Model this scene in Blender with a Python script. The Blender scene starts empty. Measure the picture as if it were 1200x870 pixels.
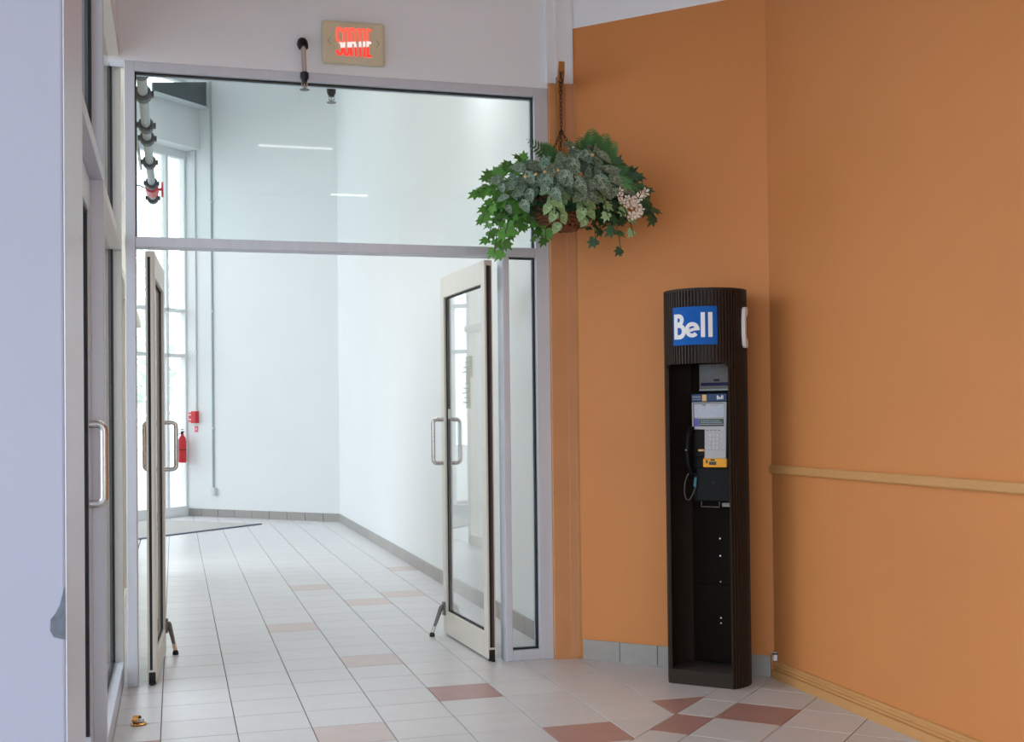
import bpy, math, random
from mathutils import Vector, Matrix, noise
random.seed(7)
R = math.radians
C = bpy.context.scene.collection
SC = bpy.context.scene

# ------------------------------------------------------------------ camera
cam_d = bpy.data.cameras.new('camera'); cam = bpy.data.objects.new('camera', cam_d); C.objects.link(cam)
yaw, pitch, roll = 0.2753410, 0.0152605, -0.0110031
cy, sy, cp, sp, cr, sr = math.cos(yaw), math.sin(yaw), math.cos(pitch), math.sin(pitch), math.cos(roll), math.sin(roll)
fw = Vector((sy, cy, 0)); rt = Vector((cy, -sy, 0)); up = Vector((0, 0, 1))
fw, up = cp*fw + sp*up, cp*up - sp*fw
rt, up = cr*rt + sr*up, cr*up - sr*rt
M = Matrix.Identity(4)
for i in range(3):
    M[i][0], M[i][1], M[i][2] = rt[i], up[i], -fw[i]
M[0][3], M[1][3], M[2][3] = 0, 0, 1.3
cam.matrix_world = M
cam_d.sensor_width = 36; cam_d.lens = 36*1402.12/1200
cam_d.shift_y = (469.13 - 435)/1200
cam_d.clip_start = .05; cam_d.clip_end = 200
SC.camera = cam

# ------------------------------------------------------------------ world, exposure
w = bpy.data.worlds.new('overcast sky'); SC.world = w; w.use_nodes = True
bg = w.node_tree.nodes['Background']; bg.inputs[0].default_value = (.87, .945, 1.0, 1); bg.inputs[1].default_value = 3.8
SC.view_settings.view_transform = 'Standard'; SC.view_settings.look = 'None'
SC.view_settings.gamma = 1; SC.view_settings.use_curve_mapping = False
SC.view_settings.exposure = -.15
# unseen lamps, some added as fill: (x, y, z, size x, size y, watts, colour)
NEAR_LAMPS = [(1.22, .1, 4.1, .75, .10, 1.6, (1, .97, .93)), (2.12, -2.4, 4.1, .45, .10, 1.6, (1, .97, .93)),
              (-1.2, .4, 4.1, 1.2, .14, 10, (.90, .95, 1)), (-1.2, -1.9, 4.1, 1.2, .14, 10, (.90, .95, 1))]  # left pair added as fill for the room
HALL_LAMPS = [(1.45, 7.6, 4.1, 1.0, .3, 17, (1, 1, 1)), (.7, 9.0, 5.6, 1.2, .3, 22, (1, 1, 1)), (.6, 11.6, 6.3, 1.2, .3, 30, (.97, .99, 1)),
              (.4, 14.0, 6.3, 1.2, .3, 20, (.97, .99, 1)), (-.9, 15.0, 6.3, 1.2, .3, 10, (.97, .99, 1))]  # hall lamps after the first added to brighten the corridor

# sky portals in the window openings (they only guide the sampling of the sky)
def portal(x, y, z, sx, sz, dx, dy):
    l = bpy.data.lights.new('window_portal', 'AREA'); l.shape = 'RECTANGLE'; l.size, l.size_y = sx, sz; l.cycles.is_portal = True
    o = bpy.data.objects.new('window_portal', l); C.objects.link(o); o['kind'] = 'structure'
    o.location = (x, y, z); o.rotation_euler = Vector((dx, dy, 0)).to_track_quat('-Z', 'Z').to_euler()
portal(-.3, -3.25, 1.51, 5.5, 2.8, 0, 1); portal(-3.15, 0, 1.51, 6.2, 2.8, 1, 0)
portal(-.45, 5.0, 1.6, 2.8, 3.1, 1, 0); portal(-.45, 11.2, 1.5, 1.3, 2.9, 1, 0)
portal(-1.37, 15.73, 3.3, 4.3, 6.4, .7071, -.7071)

# ------------------------------------------------------------------ materials
def lin(c):
    return tuple(((x/255)/12.92 if x/255 <= .04045 else ((x/255+.055)/1.055)**2.4) for x in c) + (1,)

def mat(name, rgb, rough=.6, metal=0., var=0., vscale=6., bump=0., bscale=200., spec=.5, coat=0., rnd=0., rgb2=None, stretch=None):
    m = bpy.data.materials.new(name); m.use_nodes = True
    nt = m.node_tree; b = nt.nodes['Principled BSDF']
    b.inputs['Base Color'].default_value = lin(rgb); b.inputs['Roughness'].default_value = rough
    b.inputs['Metallic'].default_value = metal; b.inputs['Specular IOR Level'].default_value = spec
    b.inputs['Coat Weight'].default_value = coat
    tc = nt.nodes.new('ShaderNodeTexCoord'); co = tc.outputs['Object']
    if stretch:
        mp = nt.nodes.new('ShaderNodeMapping'); mp.inputs['Scale'].default_value = stretch
        nt.links.new(co, mp.inputs[0]); co = mp.outputs[0]
    src = None
    if var or rgb2:
        nz = nt.nodes.new('ShaderNodeTexNoise'); nz.inputs['Scale'].default_value = vscale; nz.inputs['Detail'].default_value = 5
        nt.links.new(co, nz.inputs['Vector'])
        rp = nt.nodes.new('ShaderNodeValToRGB'); rp.color_ramp.elements[0].position = .3; rp.color_ramp.elements[1].position = .7
        c0 = lin(rgb); c1 = lin(rgb2) if rgb2 else c0
        rp.color_ramp.elements[0].color = tuple(x*(1-var) for x in c0[:3])+(1,)
        rp.color_ramp.elements[1].color = tuple(min(1, x*(1+var)) for x in c1[:3])+(1,)
        nt.links.new(nz.outputs[0], rp.inputs[0]); src = rp.outputs[0]
    if rnd:
        oi = nt.nodes.new('ShaderNodeObjectInfo'); mr = nt.nodes.new('ShaderNodeMapRange')
        mr.inputs[3].default_value = 1-rnd; mr.inputs[4].default_value = 1+rnd
        nt.links.new(oi.outputs['Random'], mr.inputs[0])
        mx = nt.nodes.new('ShaderNodeMix'); mx.data_type = 'RGBA'; mx.blend_type = 'MULTIPLY'; mx.inputs[0].default_value = 1
        if src: nt.links.new(src, mx.inputs[6])
        else: mx.inputs[6].default_value = lin(rgb)
        nt.links.new(mr.outputs[0], mx.inputs[7]); src = mx.outputs[2]
    if src: nt.links.new(src, b.inputs['Base Color'])
    if bump:
        n2 = nt.nodes.new('ShaderNodeTexNoise'); n2.inputs['Scale'].default_value = bscale; n2.inputs['Detail'].default_value = 3
        nt.links.new(co, n2.inputs['Vector'])
        bp = nt.nodes.new('ShaderNodeBump'); bp.inputs['Strength'].default_value = bump; bp.inputs['Distance'].default_value = .01
        nt.links.new(n2.outputs[0], bp.inputs['Height']); nt.links.new(bp.outputs[0], b.inputs['Normal'])
    return m

def emit(name, rgb, s):
    m = bpy.data.materials.new(name); m.use_nodes = True; nt = m.node_tree
    b = nt.nodes['Principled BSDF']; b.inputs['Base Color'].default_value = lin(rgb)
    b.inputs['Emission Color'].default_value = lin(rgb); b.inputs['Emission Strength'].default_value = s
    return m

def glass(name, tint, f0=.035):
    m = bpy.data.materials.new(name); m.use_nodes = True; nt = m.node_tree; nt.nodes.clear()
    out = nt.nodes.new('ShaderNodeOutputMaterial'); mx = nt.nodes.new('ShaderNodeMixShader')
    tr = nt.nodes.new('ShaderNodeBsdfTransparent'); tr.inputs[0].default_value = tint
    gl = nt.nodes.new('ShaderNodeBsdfGlossy'); gl.inputs['Roughness'].default_value = .015
    # Schlick reflectance, the same from either side of a thin pane
    lw = nt.nodes.new('ShaderNodeLayerWeight'); lw.inputs[0].default_value = .5
    pw = nt.nodes.new('ShaderNodeMath'); pw.operation = 'POWER'; pw.inputs[1].default_value = 5
    nt.links.new(lw.outputs['Facing'], pw.inputs[0])
    fr = nt.nodes.new('ShaderNodeMath'); fr.operation = 'MULTIPLY_ADD'; fr.inputs[1].default_value = 1-f0; fr.inputs[2].default_value = f0
    nt.links.new(pw.outputs[0], fr.inputs[0])
    nt.links.new(fr.outputs[0], mx.inputs[0]); nt.links.new(tr.outputs[0], mx.inputs[1]); nt.links.new(gl.outputs[0], mx.inputs[2])
    nt.links.new(mx.outputs[0], out.inputs[0])
    return m

ORANGE = mat('orange wall paint', (211, 138, 80), .55, var=.035, vscale=1.6, bump=.05, bscale=160, spec=.35)
ORANGE_TRIM = mat('orange gloss trim paint', (206, 152, 96), .4, var=.04, vscale=5)
PINKISH = mat('pinkish tan paint', (214, 153, 110), .5, var=.03, vscale=3)
GREYWALL = mat('grey white wall paint', (240, 243, 250), .7, var=.015, vscale=2, bump=.03)
PILLARP = mat('lavender grey pillar paint', (184, 189, 212), .55, var=.015, vscale=2, bump=.02)
WHITEWALL = mat('white corridor paint', (228, 231, 232), .6, var=.01, vscale=1.5, bump=.02)
CREAM = mat('cream paint', (232, 224, 206), .55, var=.02)
CEIL = mat('white ceiling', (235, 235, 235), .8)
ALU = mat('brushed aluminium', (208, 213, 224), .4, metal=.3, var=.03, vscale=30, stretch=(1, 1, .06))
ALU_CREAM = mat('warm pale aluminium', (222, 216, 207), .4, metal=.2, var=.012, vscale=30, stretch=(1, 1, .06))
STEEL = mat('satin steel', (205, 203, 200), .25, metal=.9)
DARKSTEEL = mat('dull grey steel', (120, 118, 116), .4, metal=.8)
GASKET = mat('black rubber gasket', (14, 16, 20), .6)
BROWNG = mat('brown weather strip', (88, 66, 62), .6)
TILE = mat('pale grey porcelain tile', (204, 203, 205), .33, var=.03, vscale=9, rnd=.035, spec=.5)
TILE_RED = mat('dusty red porcelain tile', (172, 134, 128), .36, var=.05, vscale=9, rnd=.05)
TILE_PINK = mat('pale pink porcelain tile', (196, 180, 176), .33, var=.04, vscale=9, rnd=.02)
GROUT = mat('dark grout', (112, 104, 102), .9)
BASET = mat('grey baseboard tile', (160, 156, 152), .5, var=.04, vscale=30, rnd=.04)
GLASS = glass('clear glass', (.975, .985, .985, 1))
GLASS_T = glass('green tinted glass', (.945, .975, .975, 1))
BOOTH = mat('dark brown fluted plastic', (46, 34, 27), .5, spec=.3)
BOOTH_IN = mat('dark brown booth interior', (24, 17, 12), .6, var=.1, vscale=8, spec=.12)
BOOTH_FLOOR = mat('speckled brown rubber', (74, 62, 58), .7, var=.5, vscale=140, bump=.2, bscale=300)
BLUE = mat('blue sign vinyl', (0, 92, 182), .5, spec=.2)
NAVY = mat('dark blue label', (6, 52, 98), .4)
WHITE = mat('white vinyl', (236, 236, 240), .35)
BLACK = mat('black phone plastic', (9, 9, 11), .5, spec=.2)
GREYP = mat('grey phone faceplate', (176, 172, 176), .4, metal=.2)
KEY = mat('steel key cap', (188, 186, 190), .3, metal=.6)
KEYLBL = mat('phone instruction card', (186, 190, 206), .5, var=.06, vscale=60)
LCD = mat('green grey display', (66, 84, 66), .25)
VIOLET = mat('violet label', (96, 90, 170), .5)
YELLOW = mat('yellow orange plastic', (240, 165, 20), .4)
ORANGEC = mat('pale orange label', (236, 184, 110), .5)
CHROME = mat('chrome', (215, 215, 215), .15, metal=1)
PAPER = mat('grey notice card', (150, 146, 146), .6, var=.06, vscale=40)
PALELINE = mat('pale print', (150, 160, 180), .6)
DARKLINE = mat('dark print', (60, 62, 66), .6)
BRASS = mat('tarnished brass', (178, 128, 70), .3, metal=.9, var=.2, vscale=60)
BEIGE = mat('beige sign plastic', (222, 211, 182), .5, var=.02)
RED = mat('red paint', (206, 40, 50), .4)
PINKW = mat('pale pink label', (240, 200, 205), .5)
GREYBOX = mat('pale grey plastic', (210, 218, 218), .5)
BEAM = mat('dark slate steel paint', (66, 84, 90), .5)
MATC = mat('beige door mat', (186, 183, 180), .95, var=.1, vscale=200, bump=.4, bscale=400)
MATEDGE = mat('grey mat edge', (96, 104, 120), .5)
WOOD = mat('honey wood', (170, 112, 52), .5, var=.2, vscale=8, stretch=(12, 12, 1))
IRON = mat('dark chain metal', (52, 42, 38), .45, metal=.6)
WICKER = mat('red brown wicker', (124, 74, 48), .7, var=.3, vscale=60, bump=.3)
IVY_L = mat('bright ivy leaf', (66, 122, 44), .5, var=.25, vscale=25, rnd=.35, rgb2=(92, 150, 62))
IVY_D = mat('dark ivy leaf', (38, 74, 52), .5, var=.25, vscale=25, rnd=.35, rgb2=(62, 104, 70))
FERN = mat('fern green', (84, 140, 84), .55, var=.2, vscale=25, rnd=.25)
STEMM = mat('leaf stem', (62, 74, 40), .6)
FLOWER = mat('dusty cream petal', (238, 230, 216), .6, var=.05, vscale=60, rnd=.1)
BARK = mat('bark', (110, 96, 84), .9)
TREEG = mat('tree foliage with glare in colour', (214, 226, 214), .8, var=.06, vscale=4)  # paled in colour to stand in for overexposure
PAVE = mat('pale paving outside', (190, 188, 184), .9, var=.05)
CHIPM = mat('bare grey metal', (104, 110, 124), .4, metal=.4, var=.2, vscale=60)

def nerve_mat(name, c0, c1):
    m = mat(name, c0, .5, rnd=.22, rgb2=c0, var=.1, vscale=20); nt = m.node_tree; b = nt.nodes['Principled BSDF']
    vo = nt.nodes.new('ShaderNodeTexVoronoi'); vo.feature = 'DISTANCE_TO_EDGE'; vo.inputs['Scale'].default_value = 6
    tc = nt.nodes.new('ShaderNodeTexCoord'); nt.links.new(tc.outputs['Generated'], vo.inputs['Vector'])
    rp = nt.nodes.new('ShaderNodeValToRGB'); rp.color_ramp.elements[0].position = .03; rp.color_ramp.elements[1].position = .09
    rp.color_ramp.elements[0].color = (1, 1, 1, 1); rp.color_ramp.elements[1].color = (0, 0, 0, 1)
    nt.links.new(vo.outputs['Distance'], rp.inputs[0])
    mx = nt.nodes.new('ShaderNodeMix'); mx.data_type = 'RGBA'
    old = b.inputs['Base Color'].links[0].from_socket
    nt.links.new(rp.outputs[0], mx.inputs[0]); nt.links.new(old, mx.inputs[6]); mx.inputs[7].default_value = lin(c1)
    nt.links.new(mx.outputs[2], b.inputs['Base Color'])
    return m
NERVE = nerve_mat('grey green nerve leaf', (84, 114, 96), (166, 188, 168))
NERVE_L = nerve_mat('pale green nerve leaf', (122, 162, 104), (190, 212, 164))

# ------------------------------------------------------------------ mesh helpers
class MB:
    def __init__(s): s.v = []; s.f = []; s.m = []; s.mi = 0
    def add(s, vs, fs):
        o = len(s.v); s.v += [tuple(x) for x in vs]; s.f += [tuple(i+o for i in f) for f in fs]; s.m += [s.mi]*len(fs); return s
    def box(s, x0, x1, y0, y1, z0, z1):
        return s.add([(x0,y0,z0),(x1,y0,z0),(x1,y1,z0),(x0,y1,z0),(x0,y0,z1),(x1,y0,z1),(x1,y1,z1),(x0,y1,z1)],
                     [(0,3,2,1),(4,5,6,7),(0,1,5,4),(1,2,6,5),(2,3,7,6),(3,0,4,7)])
    def prism(s, poly, z0, z1):
        n = len(poly)
        a = sum(poly[i][0]*poly[(i+1) % n][1]-poly[(i+1) % n][0]*poly[i][1] for i in range(n))
        if a < 0: poly = poly[::-1]
        vs = [(p[0], p[1], z0) for p in poly]+[(p[0], p[1], z1) for p in poly]
        return s.add(vs, [tuple(range(n))[::-1], tuple(range(n, 2*n))]+[(i, (i+1) % n, n+(i+1) % n, n+i) for i in range(n)])
    def prism_axis(s, poly, a0, a1, axis):
        # poly in the two other axes (cyclic order), extruded along axis
        o = len(s.v); t = MB().prism(poly, a0, a1)
        if axis == 'y': vs = [(q[0], q[2], q[1]) for q in t.v]; fs = [f[::-1] for f in t.f]
        elif axis == 'x': vs = [(q[2], q[0], q[1]) for q in t.v]; fs = t.f
        else: vs, fs = t.v, t.f
        return s.add(vs, fs)
    def tube(s, pts, r, seg=10, closed=False):
        pts = [Vector(p) for p in pts]; n = len(pts); rs = r if isinstance(r, (list, tuple)) else [r]*n
        vs = []; prev = None
        for i, p in enumerate(pts):
            if closed: t = pts[(i+1) % n]-pts[i-1]
            else: t = pts[min(i+1, n-1)]-pts[max(i-1, 0)]
            t = t.normalized() if t.length > 1e-9 else Vector((0, 0, 1))
            if prev is None:
                a = Vector((0, 0, 1)) if abs(t.z) < .9 else Vector((1, 0, 0)); u = t.cross(a).normalized()
            else: u = (prev-t*prev.dot(t)).normalized()
            prev = u; q = t.cross(u)
            vs += [p+(u*math.cos(2*math.pi*k/seg)+q*math.sin(2*math.pi*k/seg))*rs[i] for k in range(seg)]
        fs = []
        for i in range(n if closed else n-1):
            j = (i+1) % n
            for k in range(seg):
                k2 = (k+1) % seg; fs.append((i*seg+k, i*seg+k2, j*seg+k2, j*seg+k))
        if not closed: fs += [tuple(range(seg))[::-1], tuple((n-1)*seg+k for k in range(seg))]
        return s.add(vs, fs)
    def lathe(s, prof, seg=20, c=(0, 0, 0)):
        n = len(prof); vs = []
        for r, z in prof: vs += [(c[0]+r*math.cos(2*math.pi*k/seg), c[1]+r*math.sin(2*math.pi*k/seg), c[2]+z) for k in range(seg)]
        fs = [(i*seg+k, i*seg+(k+1) % seg, (i+1)*seg+(k+1) % seg, (i+1)*seg+k) for i in range(n-1) for k in range(seg)]
        fs += [tuple(range(seg))[::-1], tuple((n-1)*seg+k for k in range(seg))]
        return s.add(vs, fs)
    def ball(s, c, r, seg=10, rings=6):
        return s.lathe([(max(1e-4, r*math.sin(math.pi*i/rings)), -r*math.cos(math.pi*i/rings)) for i in range(rings+1)], seg, c)
    def stroke(s, pts, wd, y0, y1, T=None):
        # thick polyline in the x-z plane, from depth y0 to y1
        n = len(pts); L, Rr = [], []
        for i, p in enumerate(pts):
            d0 = Vector(pts[i])-Vector(pts[i-1]) if i else Vector(pts[1])-Vector(pts[0])
            d1 = Vector(pts[i+1])-Vector(pts[i]) if i < n-1 else d0
            d0.normalize(); d1.normalize(); b = (d0+d1).normalized(); nn = Vector((-b.y, b.x))
            k = wd/2/max(.5, b.dot(d0)); L.append((p[0]+nn.x*k, p[1]+nn.y*k)); Rr.append((p[0]-nn.x*k, p[1]-nn.y*k))
        vs = []
        for i in range(n):
            for (x, z) in (L[i], Rr[i]):
                vs += [(x, y0, z), (x, y1, z)]
        fs = []
        for i in range(n-1):
            a = i*4; b = a+4
            fs += [(a, b, b+2, a+2), (a+1, a+3, b+3, b+1), (a, a+1, b+1, b), (a+2, b+2, b+3, a+3)]
        fs += [(0, 2, 3, 1), ((n-1)*4, (n-1)*4+1, (n-1)*4+3, (n-1)*4+2)]
        if T: vs = [T(*q) for q in vs]
        return s.add(vs, fs)
    def build(s, name, m, parent=None, smooth=False, bevel=0, loc=None, rz=0):
        me = bpy.data.meshes.new(name); me.from_pydata(s.v, [], s.f); me.update()
        for mm in (m if isinstance(m, (list, tuple)) else [m]): me.materials.append(mm)
        if isinstance(m, (list, tuple)):
            for p, i in zip(me.polygons, s.m): p.material_index = i
        if smooth:
            for p in me.polygons: p.use_smooth = True
            me.set_sharp_from_angle(angle=R(40))
        o = bpy.data.objects.new(name, me); C.objects.link(o)
        if parent: o.parent = parent
        if loc: o.location = loc
        if rz: o.rotation_euler.z = rz
        if bevel:
            b = o.modifiers.new('bevel', 'BEVEL'); b.width = bevel; b.segments = 2; b.limit_method = 'ANGLE'; b.angle_limit = R(40)
        return o

def box(name, m, dims, parent=None, bevel=0): return MB().box(*dims).build(name, m, parent, bevel=bevel)
def tag(o, label=None, cat=None, group=None, kind=None):
    for k, v in (('label', label), ('category', cat), ('group', group), ('kind', kind)):
        if v: o[k] = v
    return o
def thing(name, label, cat, loc=(0, 0, 0), rz=0, group=None, kind=None):
    o = bpy.data.objects.new(name, None); C.objects.link(o); o.location = loc; o.rotation_euler.z = rz; o.empty_display_size = .1
    return tag(o, label, cat, group, kind)
def struct(name, label, cat, loc=(0, 0, 0), rz=0): return thing(name, label, cat, loc, rz, kind='structure')
def part(src, parent, mtx=None):
    c = src.copy(); C.objects.link(c); c.parent = parent
    if mtx is not None: c.matrix_local = mtx
    return c
def clip(poly, hp):
    for (a, b, c) in hp:           # keep a*x+b*y <= c
        out = []
        for i in range(len(poly)):
            p, q = poly[i], poly[(i+1) % len(poly)]; dp, dq = a*p[0]+b*p[1]-c, a*q[0]+b*q[1]-c
            if dp <= 1e-9: out.append(p)
            if (dp < -1e-9 and dq > 1e-9) or (dp > 1e-9 and dq < -1e-9):
                t = dp/(dp-dq); out.append((p[0]+(q[0]-p[0])*t, p[1]+(q[1]-p[1])*t))
        poly = out
        if len(poly) < 3: return []
    return poly
def area(p): return abs(sum(p[i][0]*p[(i+1) % len(p)][1]-p[(i+1) % len(p)][0]*p[i][1] for i in range(len(p))))/2
S2 = math.sqrt(.5)

# ================================================================== STRUCTURE
YF = 6.18                     # front of the aluminium storefront
XB = 2.862                    # orange wall on the right
KA = 8.25                     # angled orange wall: x + y = KA
KB = 17.37                    # far corridor wall: x + y = KB
KW = -17.07                   # window wall at the far left: x - y = KW

# ---- floor with separate tiles
floor = MB().box(-3, 2.95, -3.1, 6.3, -.06, -.005).box(-2.9, 2.1, 6.3, 18.2, -.06, -.005).build('floor', GROUT)
tag(floor, 'pale grey tiled floor running from the entrance into the corridor', 'floor', kind='structure')
TW, TH, X0, Y0, GAP = .308, .2965, -.0618, 5.125, .0042
full_tile = {}
def chamfer_tile(poly):
    n = len(poly); cx = sum(p[0] for p in poly)/n; cy_ = sum(p[1] for p in poly)/n
    a = sum(poly[i][0]*poly[(i+1) % n][1]-poly[(i+1) % n][0]*poly[i][1] for i in range(n))
    if a < 0: poly = poly[::-1]
    def ins(d): return [(p[0]+(cx-p[0])*d/max(.03, math.hypot(cx-p[0], cy_-p[1])), p[1]+(cy_-p[1])*d/max(.03, math.hypot(cx-p[0], cy_-p[1]))) for p in poly]
    t = ins(.0022)
    vs = [(p[0], p[1], -.005) for p in poly]+[(p[0], p[1], -.0012) for p in poly]+[(p[0], p[1], 0) for p in t]
    fs = [(i, (i+1) % n, n+(i+1) % n, n+i) for i in range(n)]+[(n+i, n+(i+1) % n, 2*n+(i+1) % n, 2*n+i) for i in range(n)]+[tuple(range(2*n, 3*n))]
    return vs, fs
rest = {}
def put_tile(poly, m, single):
    n = len(poly); cx = sum(p[0] for p in poly)/n; cy_ = sum(p[1] for p in poly)/n
    if single:
        loc = [(p[0]-cx, p[1]-cy_) for p in poly]
        key = (m.name,)+tuple((round(a, 4), round(b, 4)) for a, b in loc)
        if key in full_tile:
            o = part(full_tile[key], floor); o.location = (cx, cy_, 0)
        else:
            o = MB().add(*chamfer_tile(loc)).build('floor_tile', m, floor, loc=(cx, cy_, 0)); full_tile[key] = o
        o.name = 'floor_tile'
    else: rest.setdefault(m.name, (m, MB()))[1].add(*chamfer_tile(poly))
g = GAP/2
near_reg = [(-1, 0, .25), (1, -1, -2.76-g), (1, 1, KA-.005), (0, 1, Y0+4*TH-g)]
cor_reg = [(-1, 0, .36), (1, 0, 2.03), (0, -1, -(Y0+4*TH+g)), (1, 1, KB-.01)]
RED_T = {(4, 1), (5, -2), (7, -1), (-1, -1)}
PINK_T = {(3, 4), (2, 8), (2, -1), (3, 14), (6, 17), (5, 12), (4, 11)}
for r in range(-28, 43):
    for k in range(-2, 10):
        q = [(X0+k*TW+g, Y0+r*TH+g), (X0+(k+1)*TW-g, Y0+r*TH+g), (X0+(k+1)*TW-g, Y0+(r+1)*TH-g), (X0+k*TW+g, Y0+(r+1)*TH-g)]
        m = TILE_RED if (k, r) in RED_T else TILE_PINK if (k, r) in PINK_T else TILE
        for reg in ((near_reg,) if r < 4 else (cor_reg,)):
            p = clip(q, reg)
            if p and area(p) > 4e-4: put_tile(p, m, -4 <= r < 23)
# alcove by the far window
for r in range(22, 43):
    for k in range(-9, -1):
        q = [(X0+k*TW+g, Y0+r*TH+g), (X0+(k+1)*TW-g, Y0+r*TH+g), (X0+(k+1)*TW-g, Y0+(r+1)*TH-g), (X0+k*TW+g, Y0+(r+1)*TH-g)]
        p = clip(q, [(1, 0, -.36), (-1, 1, 17.05), (0, -1, -12.0)])
        if p and area(p) > 4e-4: put_tile(p, TILE, False)
# diagonal field: a = (x-y)/sqrt2 across, b = (x+y)/sqrt2 along
aj = [-2.76*S2, -2.517*S2]
while aj[-1] < 4.5: aj.append(aj[-1]+.2935)
bj0, BW = 6.98*S2, .3105
for i in range(len(aj)-1):
    for j in range(-22, 5):
        b0, b1 = bj0+j*BW+g, bj0+(j+1)*BW-g; a0, a1 = aj[i]+g, aj[i+1]-g
        q = [((a+b)*S2, (b-a)*S2) for a, b in ((a0, b0), (a1, b0), (a1, b1), (a0, b1))]
        p = clip(q, [(1, 0, XB-.003), (1, 1, KA-.004), (0, -1, 3.0), (-1, 0, 2.9)])
        if p and area(p) > 4e-4:
            cx = sum(v[0] for v in p)/len(p); cy_ = sum(v[1] for v in p)/len(p)
            m = TILE_RED if (i, j) in ((0, -1), (1, 0), (3, -4)) else TILE
            put_tile(p, m, cy_ > 3.4 and cx > 1.2)
for m, mb in rest.values():
    tag(mb.build('floor_tile', m, floor), kind='stuff')

# ---- walls
wf = box('wall_front', GREYWALL, (-.30, 2.03, YF, YF+.12, 3.092, 4.2))
tag(wf, 'grey white wall above the glass entrance', 'wall', kind='structure')
def angled(name, k, x0, x1, z0, z1, m, th=.1, parent=None):
    a, b = (x0, k-x0), (x1, k-x1); d = th*S2
    return MB().prism([a, b, (b[0]+d, b[1]+d), (a[0]+d, a[1]+d)], z0, z1).build(name, m, parent)
wa = angled('wall_angled', KA, 2.085, XB+.08, 0, 3.42, ORANGE)
tag(wa, 'orange painted wall set at an angle behind the payphone', 'wall', kind='structure')
angled('upper_band', KA, 2.085, XB+.08, 3.42, 4.2, GREYWALL, parent=wa)
wr = box('wall_right', ORANGE, (XB, XB+.1, -3.1, KA-XB, 0, 4.2)); tag(wr, 'orange painted wall on the right with chair rail', 'wall', kind='structure')
# pilaster between frame and angled wall
PIL = mat('lighter orange paint', (214, 150, 100), .5, var=.05, vscale=5)  # lighter and pinker than the orange of the walls
pil = box('trim_1', PIL, (1.966, 2.14, 6.15, 6.30, 0, 3.115)); tag(pil, 'orange pilaster between glass entrance and angled wall', 'trim', kind='structure')
box('edge_strip', PINKISH, (2.055, 2.098, 6.143, 6.15, .012, 3.115), pil)
box('edge_bead', ORANGE_TRIM, (2.098, 2.112, 6.137, 6.15, .012, 3.115), pil)
wp = box('trim_2', GREYWALL, (1.955, 2.14, 6.15, 6.18, 3.115, 4.2)); tag(wp, 'grey white boxed panel above the orange pilaster', 'trim', kind='structure')
box('edge_bead', GREYWALL, (2.0, 2.012, 6.143, 6.15, 3.115, 4.2), wp)
box('edge_bead', GREYWALL, (2.085, 2.1, 6.14, 6.15, 3.115, 4.2), wp)
# chair rail and fluted baseboard on the right wall
rail = MB().prism_axis([(XB, 1.013), (XB-.016, 1.013), (XB-.022, 1.02), (XB-.022, 1.05), (XB-.018, 1.056), (XB, 1.056)], -3, KA-XB-.016, 'y').build('trim_3', ORANGE_TRIM)
tag(rail, 'flat orange chair rail along the right wall', 'trim', kind='structure')
pr = [(XB, 0), (XB-.022, 0), (XB-.022, .042)]
for k in range(3):
    z = .042+k*.015; pr += [(XB-.022+k*.003, z), (XB-.012, z+.003), (XB-.012, z+.006), (XB-.019+k*.003, z+.009), (XB-.019+k*.003, z+.015)]
pr += [(XB, .09)]
bb = MB().prism_axis(pr, -3, KA-XB-.018, 'y').build('baseboard_right', ORANGE_TRIM); tag(bb, 'orange grooved wooden baseboard along the right wall', 'baseboard', kind='structure')
MB().box(XB-.03, XB-.012, 5.335, 5.35, .092, .13).box(XB-.03, XB-.012, 5.335, 5.365, .122, .132).build('end_clip', WHITE, bb)
# grey tile baseboards
def tile_base(name, label, a, b, h, wdt, th=.012, gp=.0015):
    a, b = Vector(a), Vector(b); L = (b-a).length; d = (b-a).normalized(); n = Vector((d.y, -d.x))
    root = struct(name, label, 'baseboard', (a.x, a.y, 0), math.atan2(d.y, d.x))
    x = 0
    proto = None
    while x < L-.02:
        ww = min(wdt, L-x)
        if abs(ww-wdt) < 1e-6 and proto: o = part(proto, root); o.location = (x, 0, 0)
        else:
            o = MB().box(gp, ww-gp, -th, 0, 0, h).build('baseboard_tile', BASET, root, bevel=.0015, loc=(x, 0, 0))
            if abs(ww-wdt) < 1e-6: proto = o
        o.name = 'baseboard_tile'; x += ww
    return root
tile_base('baseboard_angled', 'grey tile baseboard of the angled orange wall', (2.12, KA-2.12), (XB-.01, KA-XB+.01), .105, .215)
tile_base('baseboard_corridor_right', 'grey tile baseboard along the long white corridor wall', (2.03, 15.33), (2.03, 6.31), .105, .3, gp=.003)
tile_base('baseboard_corridor_back', 'grey tile baseboard along the far white wall', (.15, KB-.15), (2.04, KB-2.04), .105, .3, gp=.004)
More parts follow.
